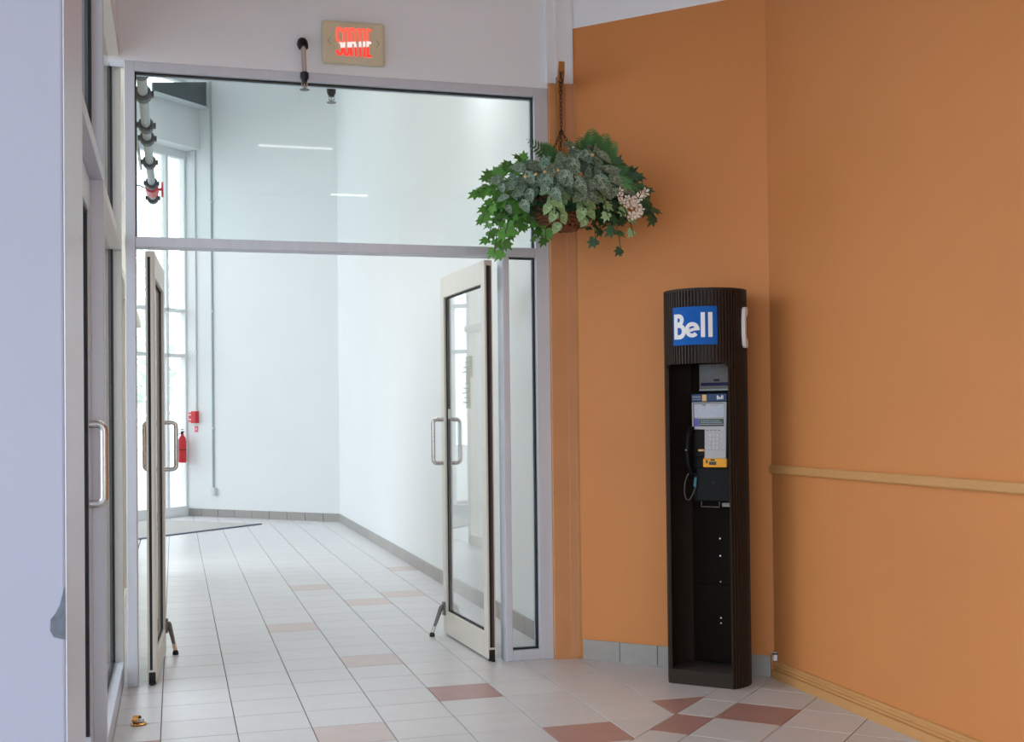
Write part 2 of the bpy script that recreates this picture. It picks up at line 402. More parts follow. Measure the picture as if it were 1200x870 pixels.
# corridor shell
o = box('wall_corridor_right', WHITEWALL, (2.03, 2.13, 6.30, 15.45, 0, 6.4)); tag(o, 'long white corridor wall on the right', 'wall', kind='structure')
wbk = angled('wall_corridor_back', KB, .15, 2.1, 0, 6.4, WHITEWALL); tag(wbk, 'white far wall of the corridor with conduits', 'wall', kind='structure')
o = box('ceiling_corridor', CEIL, (-2.9, 2.1, 6.3, 18.2, 6.4, 6.5)); tag(o, 'white corridor ceiling', 'ceiling', kind='structure')
o = box('wall_corridor_front', WHITEWALL, (-.30, 2.03, 6.30, 6.36, 3.1, 6.4)); tag(o, 'corridor side of the wall over the glass entrance', 'wall', kind='structure')
cl = box('wall_corridor_left', CREAM, (-.46, -.36, 6.36, 12.0, 2.95, 6.4)); tag(cl, 'cream wall above the corridor side glazing', 'wall', kind='structure')
o = box('wall_corridor_side', WHITEWALL, (-2.9, -.36, 11.9, 12.0, 0, 6.4)); tag(o, 'white side wall of the window alcove', 'wall', kind='structure')
o = box('wall_corridor_end', WHITEWALL, (-2.9, -2.8, 12.0, 14.4, 0, 6.4)); tag(o, 'white end wall of the window alcove', 'wall', kind='structure')
# entrance room shell
o = box('ceiling', CEIL, (-3.1, 2.96, -3.1, 6.36, 4.2, 4.3)); tag(o, 'white ceiling of the entrance room', 'ceiling', kind='structure')
o = MB().box(-3.1, 2.96, -3.2, -3.1, 0, .12).box(-3.1, 2.96, -3.2, -3.1, 2.9, 4.2).box(2.5, 2.96, -3.2, -3.1, .12, 2.9).build('wall_back', GREYWALL); tag(o, 'grey white wall behind the viewer', 'wall', kind='structure')
o = MB().box(-3.1, -3.0, -3.1, 3.2, 0, .12).box(-3.1, -3.0, -3.1, 3.2, 2.9, 4.2).build('wall_left', GREYWALL); tag(o, 'grey white side wall of the entrance room', 'wall', kind='structure')
o = box('wall_left_return', GREYWALL, (-3.0, -.7, 3.1, 3.2, 0, 4.2)); tag(o, 'grey white return wall beside the lavender pillar', 'wall', kind='structure')
w6 = struct('window_5', 'unseen glazing behind the viewer, sized for its daylight', 'window')  # unseen, opened and sized for daylight from behind
for x in (-3.0, -1.7, -.3, 1.1, 2.44): box('mullion', ALU, (x, x+.06, -3.19, -3.11, .12, 2.9), w6)
for a_, b_ in ((-2.94, -1.7), (-1.64, -.3), (-.24, 1.1), (1.16, 2.44)): box('glass_pane', GLASS, (a_, b_, -3.153, -3.147, .12, 2.9), w6)
w7 = struct('window_6', 'unseen side glazing added to bring daylight into the entrance room', 'window')  # unseen, added for more daylight from the side
for y in (-3.0, -1.0, 1.0, 3.04): box('mullion', ALU, (-3.09, -3.01, y, y+.06, .12, 2.9), w7)
for a_, b_ in ((-2.94, -1.0), (-.94, 1.0), (1.06, 3.04)): box('glass_pane', GLASS, (-3.053, -3.047, a_, b_, .12, 2.9), w7)
pl = box('trim_4', PILLARP, (-.7, -.25, 3.015, 3.6, 0, 4.2), bevel=.006); tag(pl, 'lavender grey painted pillar with chipped corner at left edge', 'pillar', kind='structure')
BRIGHT_SIDE = mat('pale side with brightness in colour', (222, 232, 252), .35, metal=.2)  # paler, bluer than the pillar: brightness of its side put into colour
box('bright_side', BRIGHT_SIDE, (-.25, -.2475, 3.018, 3.6, 0, 4.2), pl)
# chipped paint: bare metal patch lying on the corner
cz = [(-.2515, .915), (-.2515, .79), (-.262, .792), (-.276, .797), (-.284, .812), (-.283, .838), (-.272, .852), (-.262, .872)]
MB().prism_axis(cz, 3.0128, 3.0145, 'y').build('chipped_patch', CHIPM, pl)
o = box('wall_left_upper', GREYWALL, (-.40, -.255, 3.6, 6.18, 3.17, 4.2)); tag(o, 'wall above the left glass entrance', 'wall', kind='structure')

# ---- main aluminium storefront (window_1)
sf = struct('window_1', 'aluminium framed glass entrance with transom and narrow sidelight', 'storefront')
D0, D1 = YF, YF+.11
BV = .003
box('post', ALU, (-.228, -.178, D0, D1, 0, 3.092), sf, BV)
box('post', ALU, (1.888, 1.966, D0, D1, 0, 3.092), sf, BV)
box('header_bar', ALU, (-.178, 1.888, D0, D1, 3.045, 3.092), sf, BV)
box('transom_bar', ALU, (-.178, 1.888, D0, D1, 2.17, 2.22), sf, BV)
box('mullion', ALU, (1.70, 1.737, D0, D1, 0, 2.17), sf, BV)
box('bottom_rail', ALU, (1.737, 1.888, D0, D1, 0, .055), sf, BV)
YG = YF+.05
box('transom_glass', GLASS_T, (-.172, 1.882, YG, YG+.006, 2.224, 3.04), sf)
box('sidelight_glass', GLASS, (1.741, 1.884, YG, YG+.006, .059, 2.166), sf)
def gasket(mb, x0, x1, z0, z1, t=.006, sides='lrtb', y=YF+.03):
    if 'l' in sides: mb.box(x0, x0+t, y, y+.03, z0, z1)
    if 'r' in sides: mb.box(x1-t, x1, y, y+.03, z0, z1)
    if 't' in sides: mb.box(x0, x1, y, y+.03, z1-t, z1)
    if 'b' in sides: mb.box(x0, x1, y, y+.03, z0, z0+t)
    return mb
gasket(MB(), -.178, 1.888, 2.22, 3.045, .007, 'lrt').build('gasket', GASKET, sf)
gasket(MB(), 1.737, 1.888, .055, 2.17, .008, 'rtb').build('gasket', GASKET, sf)

# ---- open glass doors of the main entrance
def pull(name, parent, x, side, z0, z1, off, r=.0125, m=STEEL):
    # D-shaped tubular pull standing off the leaf, side = +1/-1 along local y
    y0 = side*.0225; y1 = side*(.0225+off); c = .022
    pts = [(x, y0, z0), (x, y1-side*c, z0)]
    for a in range(1, 6): t = a/6*math.pi/2; pts.append((x, y1-side*c+side*c*math.sin(t), z0+c-c*math.cos(t)))
    pts += [(x, y1, z0+c), (x, y1, z1-c)]
    for a in range(1, 6): t = a/6*math.pi/2; pts.append((x, y1-side*c+side*c*math.cos(t), z1-c+c*math.sin(t)))
    pts += [(x, y1-side*c, z1), (x, y0, z1)]
    h = MB().tube(pts, r, 12).build(name, m, parent, smooth=True)
    return h
def leaf(name, label, hinge, free, mirror, notices=False, m=ALU):
    hx, fx = Vector(hinge), Vector(free); d = fx-hx; L = d.length
    root = struct(name, label, 'door', (hx.x, hx.y, 0), math.atan2(d.y, d.x))
    t = .0225; z0, z1 = .012, 2.155; ws = .068; zt, zb = z1-.125, z0+.135
    box('hinge_stile', m, (0, ws, -t, t, z0, z1), root, BV)
    box('lock_stile', m, (L-ws, L, -t, t, z0, z1), root, BV)
    box('top_rail', m, (ws, L-ws, -t, t, zt, z1), root, BV)
    br = box('bottom_rail', m, (ws, L-ws, -t, t, z0, zb), root, BV)
    box('door_glass', GLASS, (ws-.004, L-ws+.004, -.003, .003, zb-.004, zt+.004), root)
    gk = MB()
    for s in (-1, 1):
        ya, yb = sorted((s*.004, s*.009))
        gk.box(L-ws-.012, L-ws, ya, yb, zb, zt); gk.box(ws, ws+.005, ya, yb, zb, zt)
        gk.box(ws, L-ws, ya, yb, zt-.008, zt); gk.box(ws, L-ws, ya, yb, zb, zb+.007)
    gk.build('gasket', GASKET, root)
    MB().box(-.005, 0, -.002, .011, z0+.06, z1-.03).build('weather_strip', GASKET, root)
    MB().box(-.004, 0, -.014, -.002, z0+.06, z1-.03).build('edge_channel', BROWNG if mirror > 0 else m, root)
    MB().box(-.002, .02, -.016, .016, .0, .06).box(-.03, .0, -.008, .008, .0, .014).build('pivot', GASKET, root)
    for s in (-1, 1): pull('pull_handle', root, L-ws/2, s, 1.035, 1.298, .062, m=STEEL)
    # kick-down stop at the free edge
    sd = mirror
    kk = 1.0 if sd > 0 else .55
    q = lambda x, y, z: (x, sd*(t+.012+(y-t-.012)*kk), z)
    ya, yb = sorted((sd*t, sd*(t+.012)))
    ks = MB().box(L-.05, L-.012, ya, yb, .12, .20).build('kick_stop', DARKSTEEL, root, bevel=.003)
    MB().tube([q(L-.03, t+.012, .18), q(L-.033, t+.024, .165), q(L-.05, t+.075, .045)], [.011, .014, .009], 8).build('stop_arm', DARKSTEEL, ks, smooth=True)
    MB().tube([q(L-.048, t+.070, .06), q(L-.053, t+.083, .024)], .011, 8).build('stop_collar', CHROME, ks, smooth=True)
    MB().lathe([(.015, 0), (.017, .006), (.014, .02), (.009, .024)], 12, q(L-.054, t+.086, 0)).build('stop_foot', GASKET, ks, smooth=True)
    return root, L, zb, zt
doorR, LR, zb_, zt_ = leaf('door_2', 'right open glass door leaf with a faint notice on its glass', (1.632, 6.225), (1.582, 7.10), 1, m=ALU_CREAM)
doorL, LL, _, _ = leaf('door_1', 'left open glass door leaf seen almost edge on', (-.112, 6.215), (-.073, 7.03), -1, m=ALU_CREAM)
# faint notice sheets on the right leaf glass
for (a0, a1, z0, z1, n) in ((.29, .515, 1.535, 1.655, 3), (.335, .50, 1.36, 1.535, 5)):
    sh = MB().box(a0, a1, .0032, .0040, z0, z1).build('notice_sheet', glass('thin notice film '+str(n), (.86, .86, .82, 1), .02), doorR)
    ln = MB()
    for i in range(n):
        zz = z1-.03-(z1-z0-.04)*i/n; ww = (a1-a0)*(.5+.35*((i*37) % 5)/5)
        ln.box(a0+.02, a0+.02+ww, .0042, .0048, zz-.006, zz)
    ln.build('print_line', mat('faint print', (176, 178, 170), .7), sh)
MB().box(.735, .80, .0032, .004, 1.30, 1.36).build('notice_sheet', mat('pale sticker', (196, 200, 186), .6), doorR)

# ---- left aluminium storefront with a closed door (window_2, door_3)
XL, XG = -.25, -.305
lf = struct('window_2', 'aluminium storefront along the left side seen at a grazing angle', 'storefront')
def lb(name, y0, y1, z0, z1, x0=XL-.11, x1=XL, m=ALU, parent=None, b=BV): return box(name, m, (x0, x1, y0, y1, z0, z1), parent or lf, b)
lb('post', 3.60, 3.66, 0, 3.17)
lb('mullion', 4.74, 4.80, 0, 3.11)
lb('post', 6.33, 6.39, 0, 3.11, m=ALU_CREAM)
lb('header_bar', 3.66, 6.39, 3.11, 3.17, m=ALU_CREAM)
lb('transom_bar', 3.66, 4.74, 2.213, 2.262)
lb('transom_bar', 4.80, 6.33, 2.17, 2.22, m=ALU_CREAM)
lb('sill_rail', 4.80, 6.33, 0, .10)
GLX = dict(x0=XG-.003, x1=XG+.003, m=GLASS, b=0)
lb('glass_pane', 3.66, 4.74, 2.262, 3.11, **GLX); lb('glass_pane', 4.80, 6.33, 2.22, 3.11, **GLX); lb('glass_pane', 4.80, 6.33, .10, 2.17, **GLX)
gk = MB()
for (y0, y1, z0, z1) in ((3.66, 4.74, 2.262, 3.11), (4.80, 6.33, 2.22, 3.11), (4.80, 6.33, .10, 2.17)):
    gk.box(XG+.003, XG+.014, y1-.03, y1, z0, z1); gk.box(XG+.003, XG+.012, y0, y0+.03, z0, z1); gk.box(XG+.003, XG+.012, y0, y1, z0, z0+.012)
gk.build('gasket', GASKET, lf)
d3 = struct('door_3', 'closed glass door with a tubular pull handle beside the lavender pillar', 'door')
t0, t1 = -.345, -.295
box('hinge_stile', ALU, (t0, t1, 3.67, 3.76, .01, 2.205), d3, BV); box('lock_stile', ALU, (t0, t1, 4.64, 4.73, .01, 2.205), d3, BV)
box('top_rail', ALU, (t0, t1, 3.76, 4.64, 2.08, 2.205), d3, BV); box('bottom_rail', ALU, (t0, t1, 3.76, 4.64, .01, .16), d3, BV)
box('door_glass', GLASS, (-.323, -.317, 3.755, 4.645, .155, 2.085), d3)
MB().box(-.317, -.303, 4.618, 4.64, .16, 2.08).box(-.317, -.305, 3.76, 4.64, 2.066, 2.08).build('gasket', GASKET, d3)
hm = MB(); zz0, zz1, xx0, xx1, yy = 1.008, 1.295, -.295, -.243, 4.56
c = .024; pts = [(xx0, yy, zz0), (xx1-c, yy, zz0)]
for a in range(1, 6): t = a/6*math.pi/2; pts.append((xx1-c+c*math.sin(t), yy, zz0+c-c*math.cos(t)))
pts += [(xx1, yy, zz0+c), (xx1, yy, zz1-c)]
for a in range(1, 6): t = a/6*math.pi/2; pts.append((xx1-c+c*math.cos(t), yy, zz1-c+c*math.sin(t)))
pts += [(xx1-c, yy, zz1), (xx0, yy, zz1)]
hm.tube(pts, .0145, 14).build('pull_handle', STEEL, d3, smooth=True)

# ---- corridor side glazing on the left (window_3)
w3 = struct('window_3', 'cream framed glazing along the left side of the corridor', 'storefront')
for y in (6.40, 7.75, 9.15, 10.55, 11.84): box('mullion', CREAM, (-.42, -.335, y, y+.06, 0, 2.95), w3, BV)
box('transom_bar', CREAM, (-.42, -.30, 6.46, 11.9, 2.2, 2.26), w3, BV)
box('sill_rail', CREAM, (-.42, -.335, 6.46, 11.9, 0, .1), w3, BV)
box('lower_panel', CREAM, (-.40, -.36, 6.46, 10.55, .1, 2.2), w3)  # panel added in place of glass to block side daylight
for a, b in ((6.46, 7.75), (7.81, 9.15), (9.21, 10.55)): box('glass_pane', GLASS, (-.383, -.377, a, b, 2.26, 2.95), w3)
for a, b in ((10.61, 11.84),):
    box('glass_pane', GLASS, (-.383, -.377, a, b, .1, 2.2), w3); box('glass_pane', GLASS, (-.383, -.377, a, b, 2.26, 2.95), w3)

# ---- far window wall: frame along local x, from the corner towards the lower left
ww = struct('window_4', 'tall white framed window wall at the far end of the corridor', 'window', (.15, .15-KW, 0), R(225))
def wb(name, x0, x1, z0, z1, y0=-.06, y1=.04, m=WHITEWALL, b=.004): return box(name, m, (x0, x1, y0, y1, z0, z1), ww, b)
xs = [0, .33, 1.3, 2.27, 3.24]
wb('sill_panel', 0, 4.1, 0, .14, -.05, .06)
for x in xs: wb('mullion', x, x+.05 if x else .03, .14, 4.95)
for z in (2.18, 2.80): wb('muntin', .03, 4.1, z+.01, z+.06)
wb('head_bar', 0, 4.1, 4.95, 5.06)
box('bulkhead', WHITEWALL, (-.22, 4.1, -.10, .30, 5.06, 5.66), ww)
wb('clerestory_bar', -.22, 4.1, 6.02, 6.07)
for a, b in zip(xs, xs[1:]+[4.1]):
    for z0, z1 in ((.14, 2.18), (2.25, 2.80), (2.87, 4.95)): box('glass_pane', GLASS, (a+.05, b, -.005, .005, z0, z1), ww)
box('glass_pane', GLASS, (-.22, 4.1, -.005, .005, 6.07, 6.4), ww)
box('wall_corridor_corner', WHITEWALL, (.0, .0, .0, .0, .0, .0)) if False else None

# ================================================================== OUTSIDE
gr = box('ground', PAVE, (-45, 30, -20, 60, -.2, -.08)); tag(gr, 'pale paving outside', 'ground', kind='structure')
def tree(x, y, h, r, label, seed):
    rg = random.Random(seed); t = thing('tree', label, 'tree', (x, y, -.08), group=None)
    MB().tube([(0, 0, 0), (.05, .02, h*.4), (.0, .1, h*.8)], [.12, .1, .04], 8).build('trunk', BARK, t, smooth=True)
    f = MB()
    for i in range(900):
        a, b, q = rg.random()*6.283, math.acos(2*rg.random()-1), rg.random()**.4
        c = Vector((r*q*math.sin(b)*math.cos(a), r*q*math.sin(b)*math.sin(a), h*.62+h*.42*q*math.cos(b)))
        u = Vector((rg.uniform(-1, 1), rg.uniform(-1, 1), rg.uniform(-1, 1))).normalized()*.16; v = u.orthogonal().normalized()*.09
        f.add([c-u, c+v, c+u, c-v], [(0, 1, 2, 3)])
    tag(f.build('foliage', TREEG, t), kind='stuff')
tree(-1.0, 27.5, 5.2, 1.5, 'pale tree outside, nearer one behind the far window', 1)
tree(-2.6, 30.5, 4.4, 1.6, 'pale tree outside, farther left behind the far window', 2)

# ================================================================== LIGHT FITTINGS
def fitting(spec, label, grp=None):
    x, y, z, a, b, P, col = spec
    t = thing('ceiling_light', label, 'light', (x, y, z), group=grp)
    zc = (4.2 if y < 6.2 else 6.4)-z
    MB().box(-a/2-.02, a/2+.02, -b/2-.02, b/2+.02, .012, .06).build('housing', CEIL, t)
    if zc > .07:
        for s in (-.4, .4): MB().tube([(a*s, 0, .06), (a*s, 0, zc)], .006, 6).build('hanger_rod', STEEL, t)
    l = bpy.data.lights.new('tube_lamp', 'AREA'); l.shape = 'RECTANGLE'; l.size, l.size_y = a, b; l.energy = P; l.color = col
    if y > 8: l.spread = R(140)      # added fill lamps, narrowed to brighten the floor
    lo = bpy.data.objects.new('tube_lamp', l); C.objects.link(lo); lo.parent = t; lo.location = (0, 0, .008)
for sp_, lb_ in zip(NEAR_LAMPS, ('short white linear lamp hung nearest the glass entrance, over the middle of the room', 'shortest white linear lamp hung by the right wall behind the viewer',
                                'added long white fill lamp left of the middle, nearer the lavender pillar', 'added long white fill lamp left of the middle, nearer the back glazing')): fitting(sp_, lb_)
for sp_, lb_ in zip(HALL_LAMPS, ('low white linear lamp just behind the glass entrance', 'added white fill lamp second behind the glass entrance', 'added white fill lamp over the middle of the corridor',
                                'added white fill lamp before the far white wall', 'added white fill lamp over the alcove by the far window')): fitting(sp_, lb_)

# ================================================================== THINGS
# ---- payphone booth
E0, NC, RB, ZT = -2.040, .231, .202, 1.914
def Wp(e, n, z=0): return (S2*e+S2*(KA*S2-n), -S2*e+S2*(KA*S2-n), z)
bx_, by_, _ = Wp(E0, NC)
booth = thing('phone_booth', 'tall dark brown fluted payphone pedestal with open front in the orange corner', 'phone booth', (bx_, by_, 0), R(-45))
# local x to the right along the wall, local -y towards the room; wall lies at y = NC
NF = 76
def shell_pt(s, r):      # s = 0..1 over the outline, left side, half circle, right side
    return None
TH0 = 54
zo, zs = 1.553, .068
def groove(th, i): return 0
cols = []                # (x, y outer, nx, ny, theta or None)
nside = 5
for i in range(nside):
    cols.append((-1, (i/nside), None))
step = 180/NF
outline = []
def op(th, dr=0):
    t = R(th); return ((RB+dr)*math.sin(t), -(RB+dr)*math.cos(t))
prof = []                # outer profile points with theta tags
for i in range(NF):
    a = -180+i*step*2
    for fr, dr in ((.0, 0), (.54, 0), (.62, -.008), (.92, -.008)):
        th = a+fr*step*2; prof.append((*op(th, dr), th))
prof.append((*op(180), 180))
def ztop(th):            # opening height with rounded upper corners
    rr = 11.0            # corner radius in degrees
    d = TH0-abs(th)
    if d >= rr: return zo
    return zo-.036*(1-math.sqrt(max(0, 1-((rr-d)/rr)**2)))
sh = MB()
for i in range(len(prof)-1):
    (x0, y0, t0_), (x1, y1, t1_) = prof[i], prof[i+1]
    inside = t0_ is not None and t1_ is not None and abs(t0_) <= TH0 and abs(t1_) <= TH0
    za, zb = (ztop(t0_), ztop(t1_)) if inside else (0, 0)
    sh.add([(x0, y0, za), (x1, y1, zb), (x1, y1, ZT), (x0, y0, ZT)], [(0, 1, 2, 3)])
    if inside:           # underside of the header, back to inner radius
        k = (RB-.016)/RB
        ti0, ti1 = R(t0_), R(t1_); ri = RB-.016
        a = (ri*math.sin(ti0), -ri*math.cos(ti0)); b = (ri*math.sin(ti1), -ri*math.cos(ti1))
        sh.add([(x0, y0, za), (a[0], a[1], za), (b[0], b[1], zb), (x1, y1, zb)], [(0, 1, 2, 3)])
        sh.add([(a[0], a[1], za), (a[0], a[1], ZT), (b[0], b[1], ZT), (b[0], b[1], zb)], [(0, 1, 2, 3)])
for s in (-1, 1):        # jambs of the opening and inner side linings
    th = s*TH0; o1 = op(th); o2 = op(th, -.016)
    sh.add([(*o1, 0), (*o2, 0), (*o2, zo-.03), (*o1, zo-.03)], [(0, 1, 2, 3) if s < 0 else (3, 2, 1, 0)])
    pts = [op(s*a, -.016) for a in range(TH0, 181, 6)]
    for p, q in zip(pts, pts[1:]):
        sh.add([(*p, 0), (*q, 0), (*q, ZT-.01), (*p, ZT-.01)], [(0, 1, 2, 3) if s < 0 else (3, 2, 1, 0)])
shell = sh.build('fluted_shell', BOOTH, booth)
ptop = [(p[0]*.995, p[1]*.995) for p in prof]
MB().prism([op(a, -.001) for a in range(-180, 180, 6)], ZT-.012, ZT-.002).build('top_cap', BOOTH, booth)
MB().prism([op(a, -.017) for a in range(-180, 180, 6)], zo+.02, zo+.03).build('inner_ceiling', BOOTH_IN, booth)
# floor plate with a flat front edge
ch = [(op(-TH0)[0]+.004, op(-TH0)[1]), (op(TH0)[0]-.004, op(TH0)[1])]
plate = [ch[0], ch[1]]+[op(a, -.017) for a in range(TH0, 360-TH0+1, 6)]
MB().prism(plate, 0, zs-.012).build('base_plate', BOOTH, booth)
MB().prism([(p[0]*.97, p[1]*.985) for p in plate], zs-.012, zs-.004).build('floor_mat', BOOTH_FLOOR, booth)
MB().box(ch[0][0], ch[1][0], ch[0][1]-.006, ch[0][1]+.004, zs-.016, zs+.004).build('front_nosing', BOOTH, booth)
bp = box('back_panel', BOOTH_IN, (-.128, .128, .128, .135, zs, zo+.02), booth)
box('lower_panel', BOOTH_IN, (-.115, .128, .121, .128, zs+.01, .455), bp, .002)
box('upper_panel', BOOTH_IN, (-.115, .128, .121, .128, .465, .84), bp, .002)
scr = None
for z in (.689, .603, .474, .294, .268):
    if scr is None: scr = MB().tube([(0, 0, 0), (0, -.004, 0)], .0042, 8).build('screw', CHROME, bp, loc=(.02, .121, z))
    else: s_ = part(scr, bp); s_.location = (.02, .121, z)
# curved logo sign
def cyl(x, d, z, th0=4.0, rr=RB):     # x metres along the curved face, d outward
    t = R(th0)+x/rr; return ((rr+d)*math.sin(t), -(rr+d)*math.cos(t), z)
SW, SH, SZ = .226, .183, 1.733
sg = MB(); nn = 24
for (d0, d1, sw, shh) in ((0, .004, SW, SH),):
    vs = []
    for i in range(nn+1):
        x = -sw/2+sw*i/nn
        vs += [cyl(x, d0, SZ-shh/2), cyl(x, d1, SZ-shh/2), cyl(x, d1, SZ+shh/2), cyl(x, d0, SZ+shh/2)]
    fs = []
    for i in range(nn):
        a = i*4; b = a+4
        for k in range(4): fs.append((a+k, b+k, b+(k+1) % 4, a+(k+1) % 4))
    fs += [(3, 2, 1, 0), (nn*4, nn*4+1, nn*4+2, nn*4+3)]
    sg.add(vs, fs)
sign = sg.build('logo_sign', BLUE, booth); tag(sign, 'blue sign panel with white Bell lettering')
def arc(cx, cz, rx, rz, a0, a1, n=16): return [(cx+rx*math.cos(R(a0+(a1-a0)*i/n)), cz+rz*math.sin(R(a0+(a1-a0)*i/n))) for i in range(n+1)]
def bell(mb, k, T, d0, d1):
    # letters in units of the photographed sign: 298 wide, 242 high, centred
    def S(pts, wd): mb.stroke([(p[0]*k, p[1]*k) for p in pts], wd*k, d0, d1, T)
    def line(a, b, n=6): return [(a[0]+(b[0]-a[0])*i/n, a[1]+(b[1]-a[1])*i/n) for i in range(n+1)]
    S([(-121, 77), (-121, -82)], 27)
    S(line((-118, 64), (-98, 64), 2)+arc(-98, 38, 24, 26, 90, -90, 12)[1:]+line((-98, 12), (-118, 12), 2)[1:], 26)
    S(line((-118, 4), (-92, 4), 2)+arc(-92, -33, 31, 36, 90, -90, 12)[1:]+line((-92, -69), (-118, -69), 2)[1:], 27)
    S(arc(-6, -26, 34, 36, -8, 318, 24), 25)
    S(line((-36, -34), (27, -18), 6), 19)
    S([(61, 82), (61, -74)], 26)
    S([(106, 82), (106, -74)], 26)
def onsign(x, d, z): return cyl(x, d, SZ+z)
lt = MB(); bell(lt, SW/298, onsign, .003, .0065); lt.build('lettering', WHITE, sign)
# white handset emblem on the right flank
hz = [(-.004, .100), (.014, .100), (.019, .094), (.019, .066), (.014, .058), (.006, .052), (.003, .035), (.003, -.035), (.006, -.052), (.014, -.058), (.019, -.066), (.019, -.094), (.014, -.1), (-.004, -.1), (-.010, -.09), (-.013, -.06), (-.0165, -.03), (-.0165, .03), (-.013, .06), (-.010, .09)]
hx = MB().prism_axis([(-.020+p[0]*1.5, 1.727+p[1]*.98) for p in hz], RB-.004, RB+.014, 'x').build('handset_emblem', WHITE, booth, bevel=.003); tag(hx, 'white handset shaped emblem')
# notice card under the header
nc = box('notice_card', PAPER, (-.076, .115, .115, .123, 1.43, 1.56), booth)
MB().box(-.068, .113, .112, .115, 1.452, 1.468).build('violet_band', mat('violet dark print', (40, 36, 96), .6), nc)
MB().box(.0, .03, .112, .115, 1.474, 1.486).build('dark_block', DARKLINE, nc)
MB().box(-.076, .115, .111, .115, 1.428, 1.436).build('frame_lip', GREYBOX, nc)
ln = MB()
for i in range(5): ln.box(-.06, -.02+.02*((i*3) % 4), .112, .115, 1.545-.012*i, 1.549-.012*i)
ln.build('print_line', PALELINE, nc)

# ---- the payphone itself, hung on the back panel of the booth
ph = thing('payphone', 'black and grey coin payphone inside the brown booth', 'phone', (bx_, by_, 0), R(-45))
yb, yf = .124, -.008          # back and front of the body (front of faceplate at n = .25 -> y = -.019)
box('body', BLACK, (-.07, .135, yf, yb, .88, 1.41), ph, .006)
fp = MB().prism_axis([(-.068, 1.235), (-.068, 1.37), (.112, 1.37), (.105, 1.09), (-.006, 1.09), (-.003, 1.235)], -.021, yf, 'y').build('faceplate', GREYP, ph, bevel=.003)
ts = box('title_strip', NAVY, (-.068, .113, -.022, yf, 1.372, 1.41), ph, .002)
MB().box(-.012, .010, -.0235, -.022, 1.374, 1.406).build('orange_tab', ORANGEC, ts)
lt = MB(); bell(lt, .036/298*1.05, lambda x, d, z: (.08+x, -.022-d, 1.391+z), 0, .0012); lt.build('lettering', WHITE, ts)
ln = MB()
for i in range(5): ln.box(-.062+.009*i, -.056+.009*i, -.0232, -.022, 1.391, 1.399)
ln.box(-.062, -.018, -.0232, -.022, 1.382, 1.385); ln.build('print_line', PALELINE, ts)
cd_ = box('instruction_card', KEYLBL, (-.058, .098, -.0225, -.021, 1.295, 1.363), fp)
MB().box(-.058, -.055, -.0235, -.021, 1.25, 1.363).box(-.058, .098, -.0235, -.021, 1.361, 1.364).build('card_frame', DARKLINE, fp)
MB().box(-.012, .006, -.0234, -.0225, 1.352, 1.357).build('green_mark', IVY_L, cd_)
MB().box(.03, .07, -.0234, -.0225, 1.352, 1.356).build('red_mark', TILE_RED, cd_)
box('label_panel', VIOLET, (-.056, -.030, -.0228, -.021, 1.25, 1.29), fp)
sc_ = box('display', LCD, (-.028, .096, -.0235, -.021, 1.262, 1.288), fp)
ln = MB()
for i in range(9): ln.box(-.02+.011*i, -.013+.011*i, -.0243, -.0235, 1.277, 1.281); ln.box(-.02+.012*i, -.011+.012*i, -.0243, -.0235, 1.268, 1.272)
ln.build('display_text', PALELINE, sc_)
MB().box(-.028, .096, -.0232, -.021, 1.251, 1.259).build('label_strip', DARKLINE, fp)
key = None
for r_ in range(4):
    for c_ in range(3):
        p_ = (.028+.019*c_-.001*r_, -.021, 1.209-.0205*r_)
        if key is None: key = MB().box(-.0068, .0068, -.005, 0, -.0062, .0062).build('key', KEY, fp, bevel=.0016, loc=p_)
        else: k_ = part(key, fp); k_.location = p_
for i in range(4): MB().box(.006+.02*i, .018+.02*i, -.024, -.021, 1.229, 1.233).build('soft_key', DARKSTEEL, fp)
MB().box(-.003, .102, -.0218, -.021, 1.1335, 1.1345).build('seam', DARKLINE, fp)
cr_ = MB().box(-.01, .112, -.03, .01, 1.05, 1.094).build('coin_return', YELLOW, ph, bevel=.004)
MB().box(.022, .058, -.0318, -.029, 1.062, 1.078).build('return_flap', DARKLINE, cr_); MB().box(.006, .014, -.0318, -.029, 1.070, 1.086).build('arrow_mark', DARKLINE, cr_)
MB().box(.03, .05, -.0318, -.029, 1.082, 1.09).build('print_line', DARKLINE, cr_)
lbx = box('cash_box', BLACK, (-.046, .128, -.024, yf, .885, 1.047), ph, .004)
MB().tube([(.04, -.023, .975), (.04, -.0275, .975)], .005, 10).build('lock', GASKET, lbx)
MB().tube([(-.026, -.015, .882), (-.026, -.015, .856), (.066, -.015, .856), (.066, -.015, .882)], .0028, 6).build('bottom_bracket', DARKSTEEL, ph)
box('bracket_plate', DARKSTEEL, (.078, .125, -.01, .02, .858, .876), ph)
MB().box(-.036, -.008, -.022, -.008, 1.128, 1.138).build('cradle_hook', ORANGEC, ph)
box('cradle', BLACK, (-.064, -.008, -.016, -.008, 1.10, 1.232), ph, .003)
hs = MB().tube([(-.072, -.018, 1.235), (-.078, -.030, 1.225), (-.080, -.048, 1.19), (-.080, -.052, 1.13), (-.080, -.048, 1.07), (-.076, -.030, 1.035), (-.070, -.018, 1.025)],
               [.019, .019, .013, .011, .013, .019, .019], 12).build('handset', BLACK, ph, smooth=True)
MB().lathe([(.018, 0), (.018, .012)], 14).build('ear_cap', BLACK, hs, loc=(-.072, -.018, 1.238))
MB().ball((-.086, -.062, 1.135), .006, 8, 6).build('chrome_tip', CHROME, hs)
cpts = []
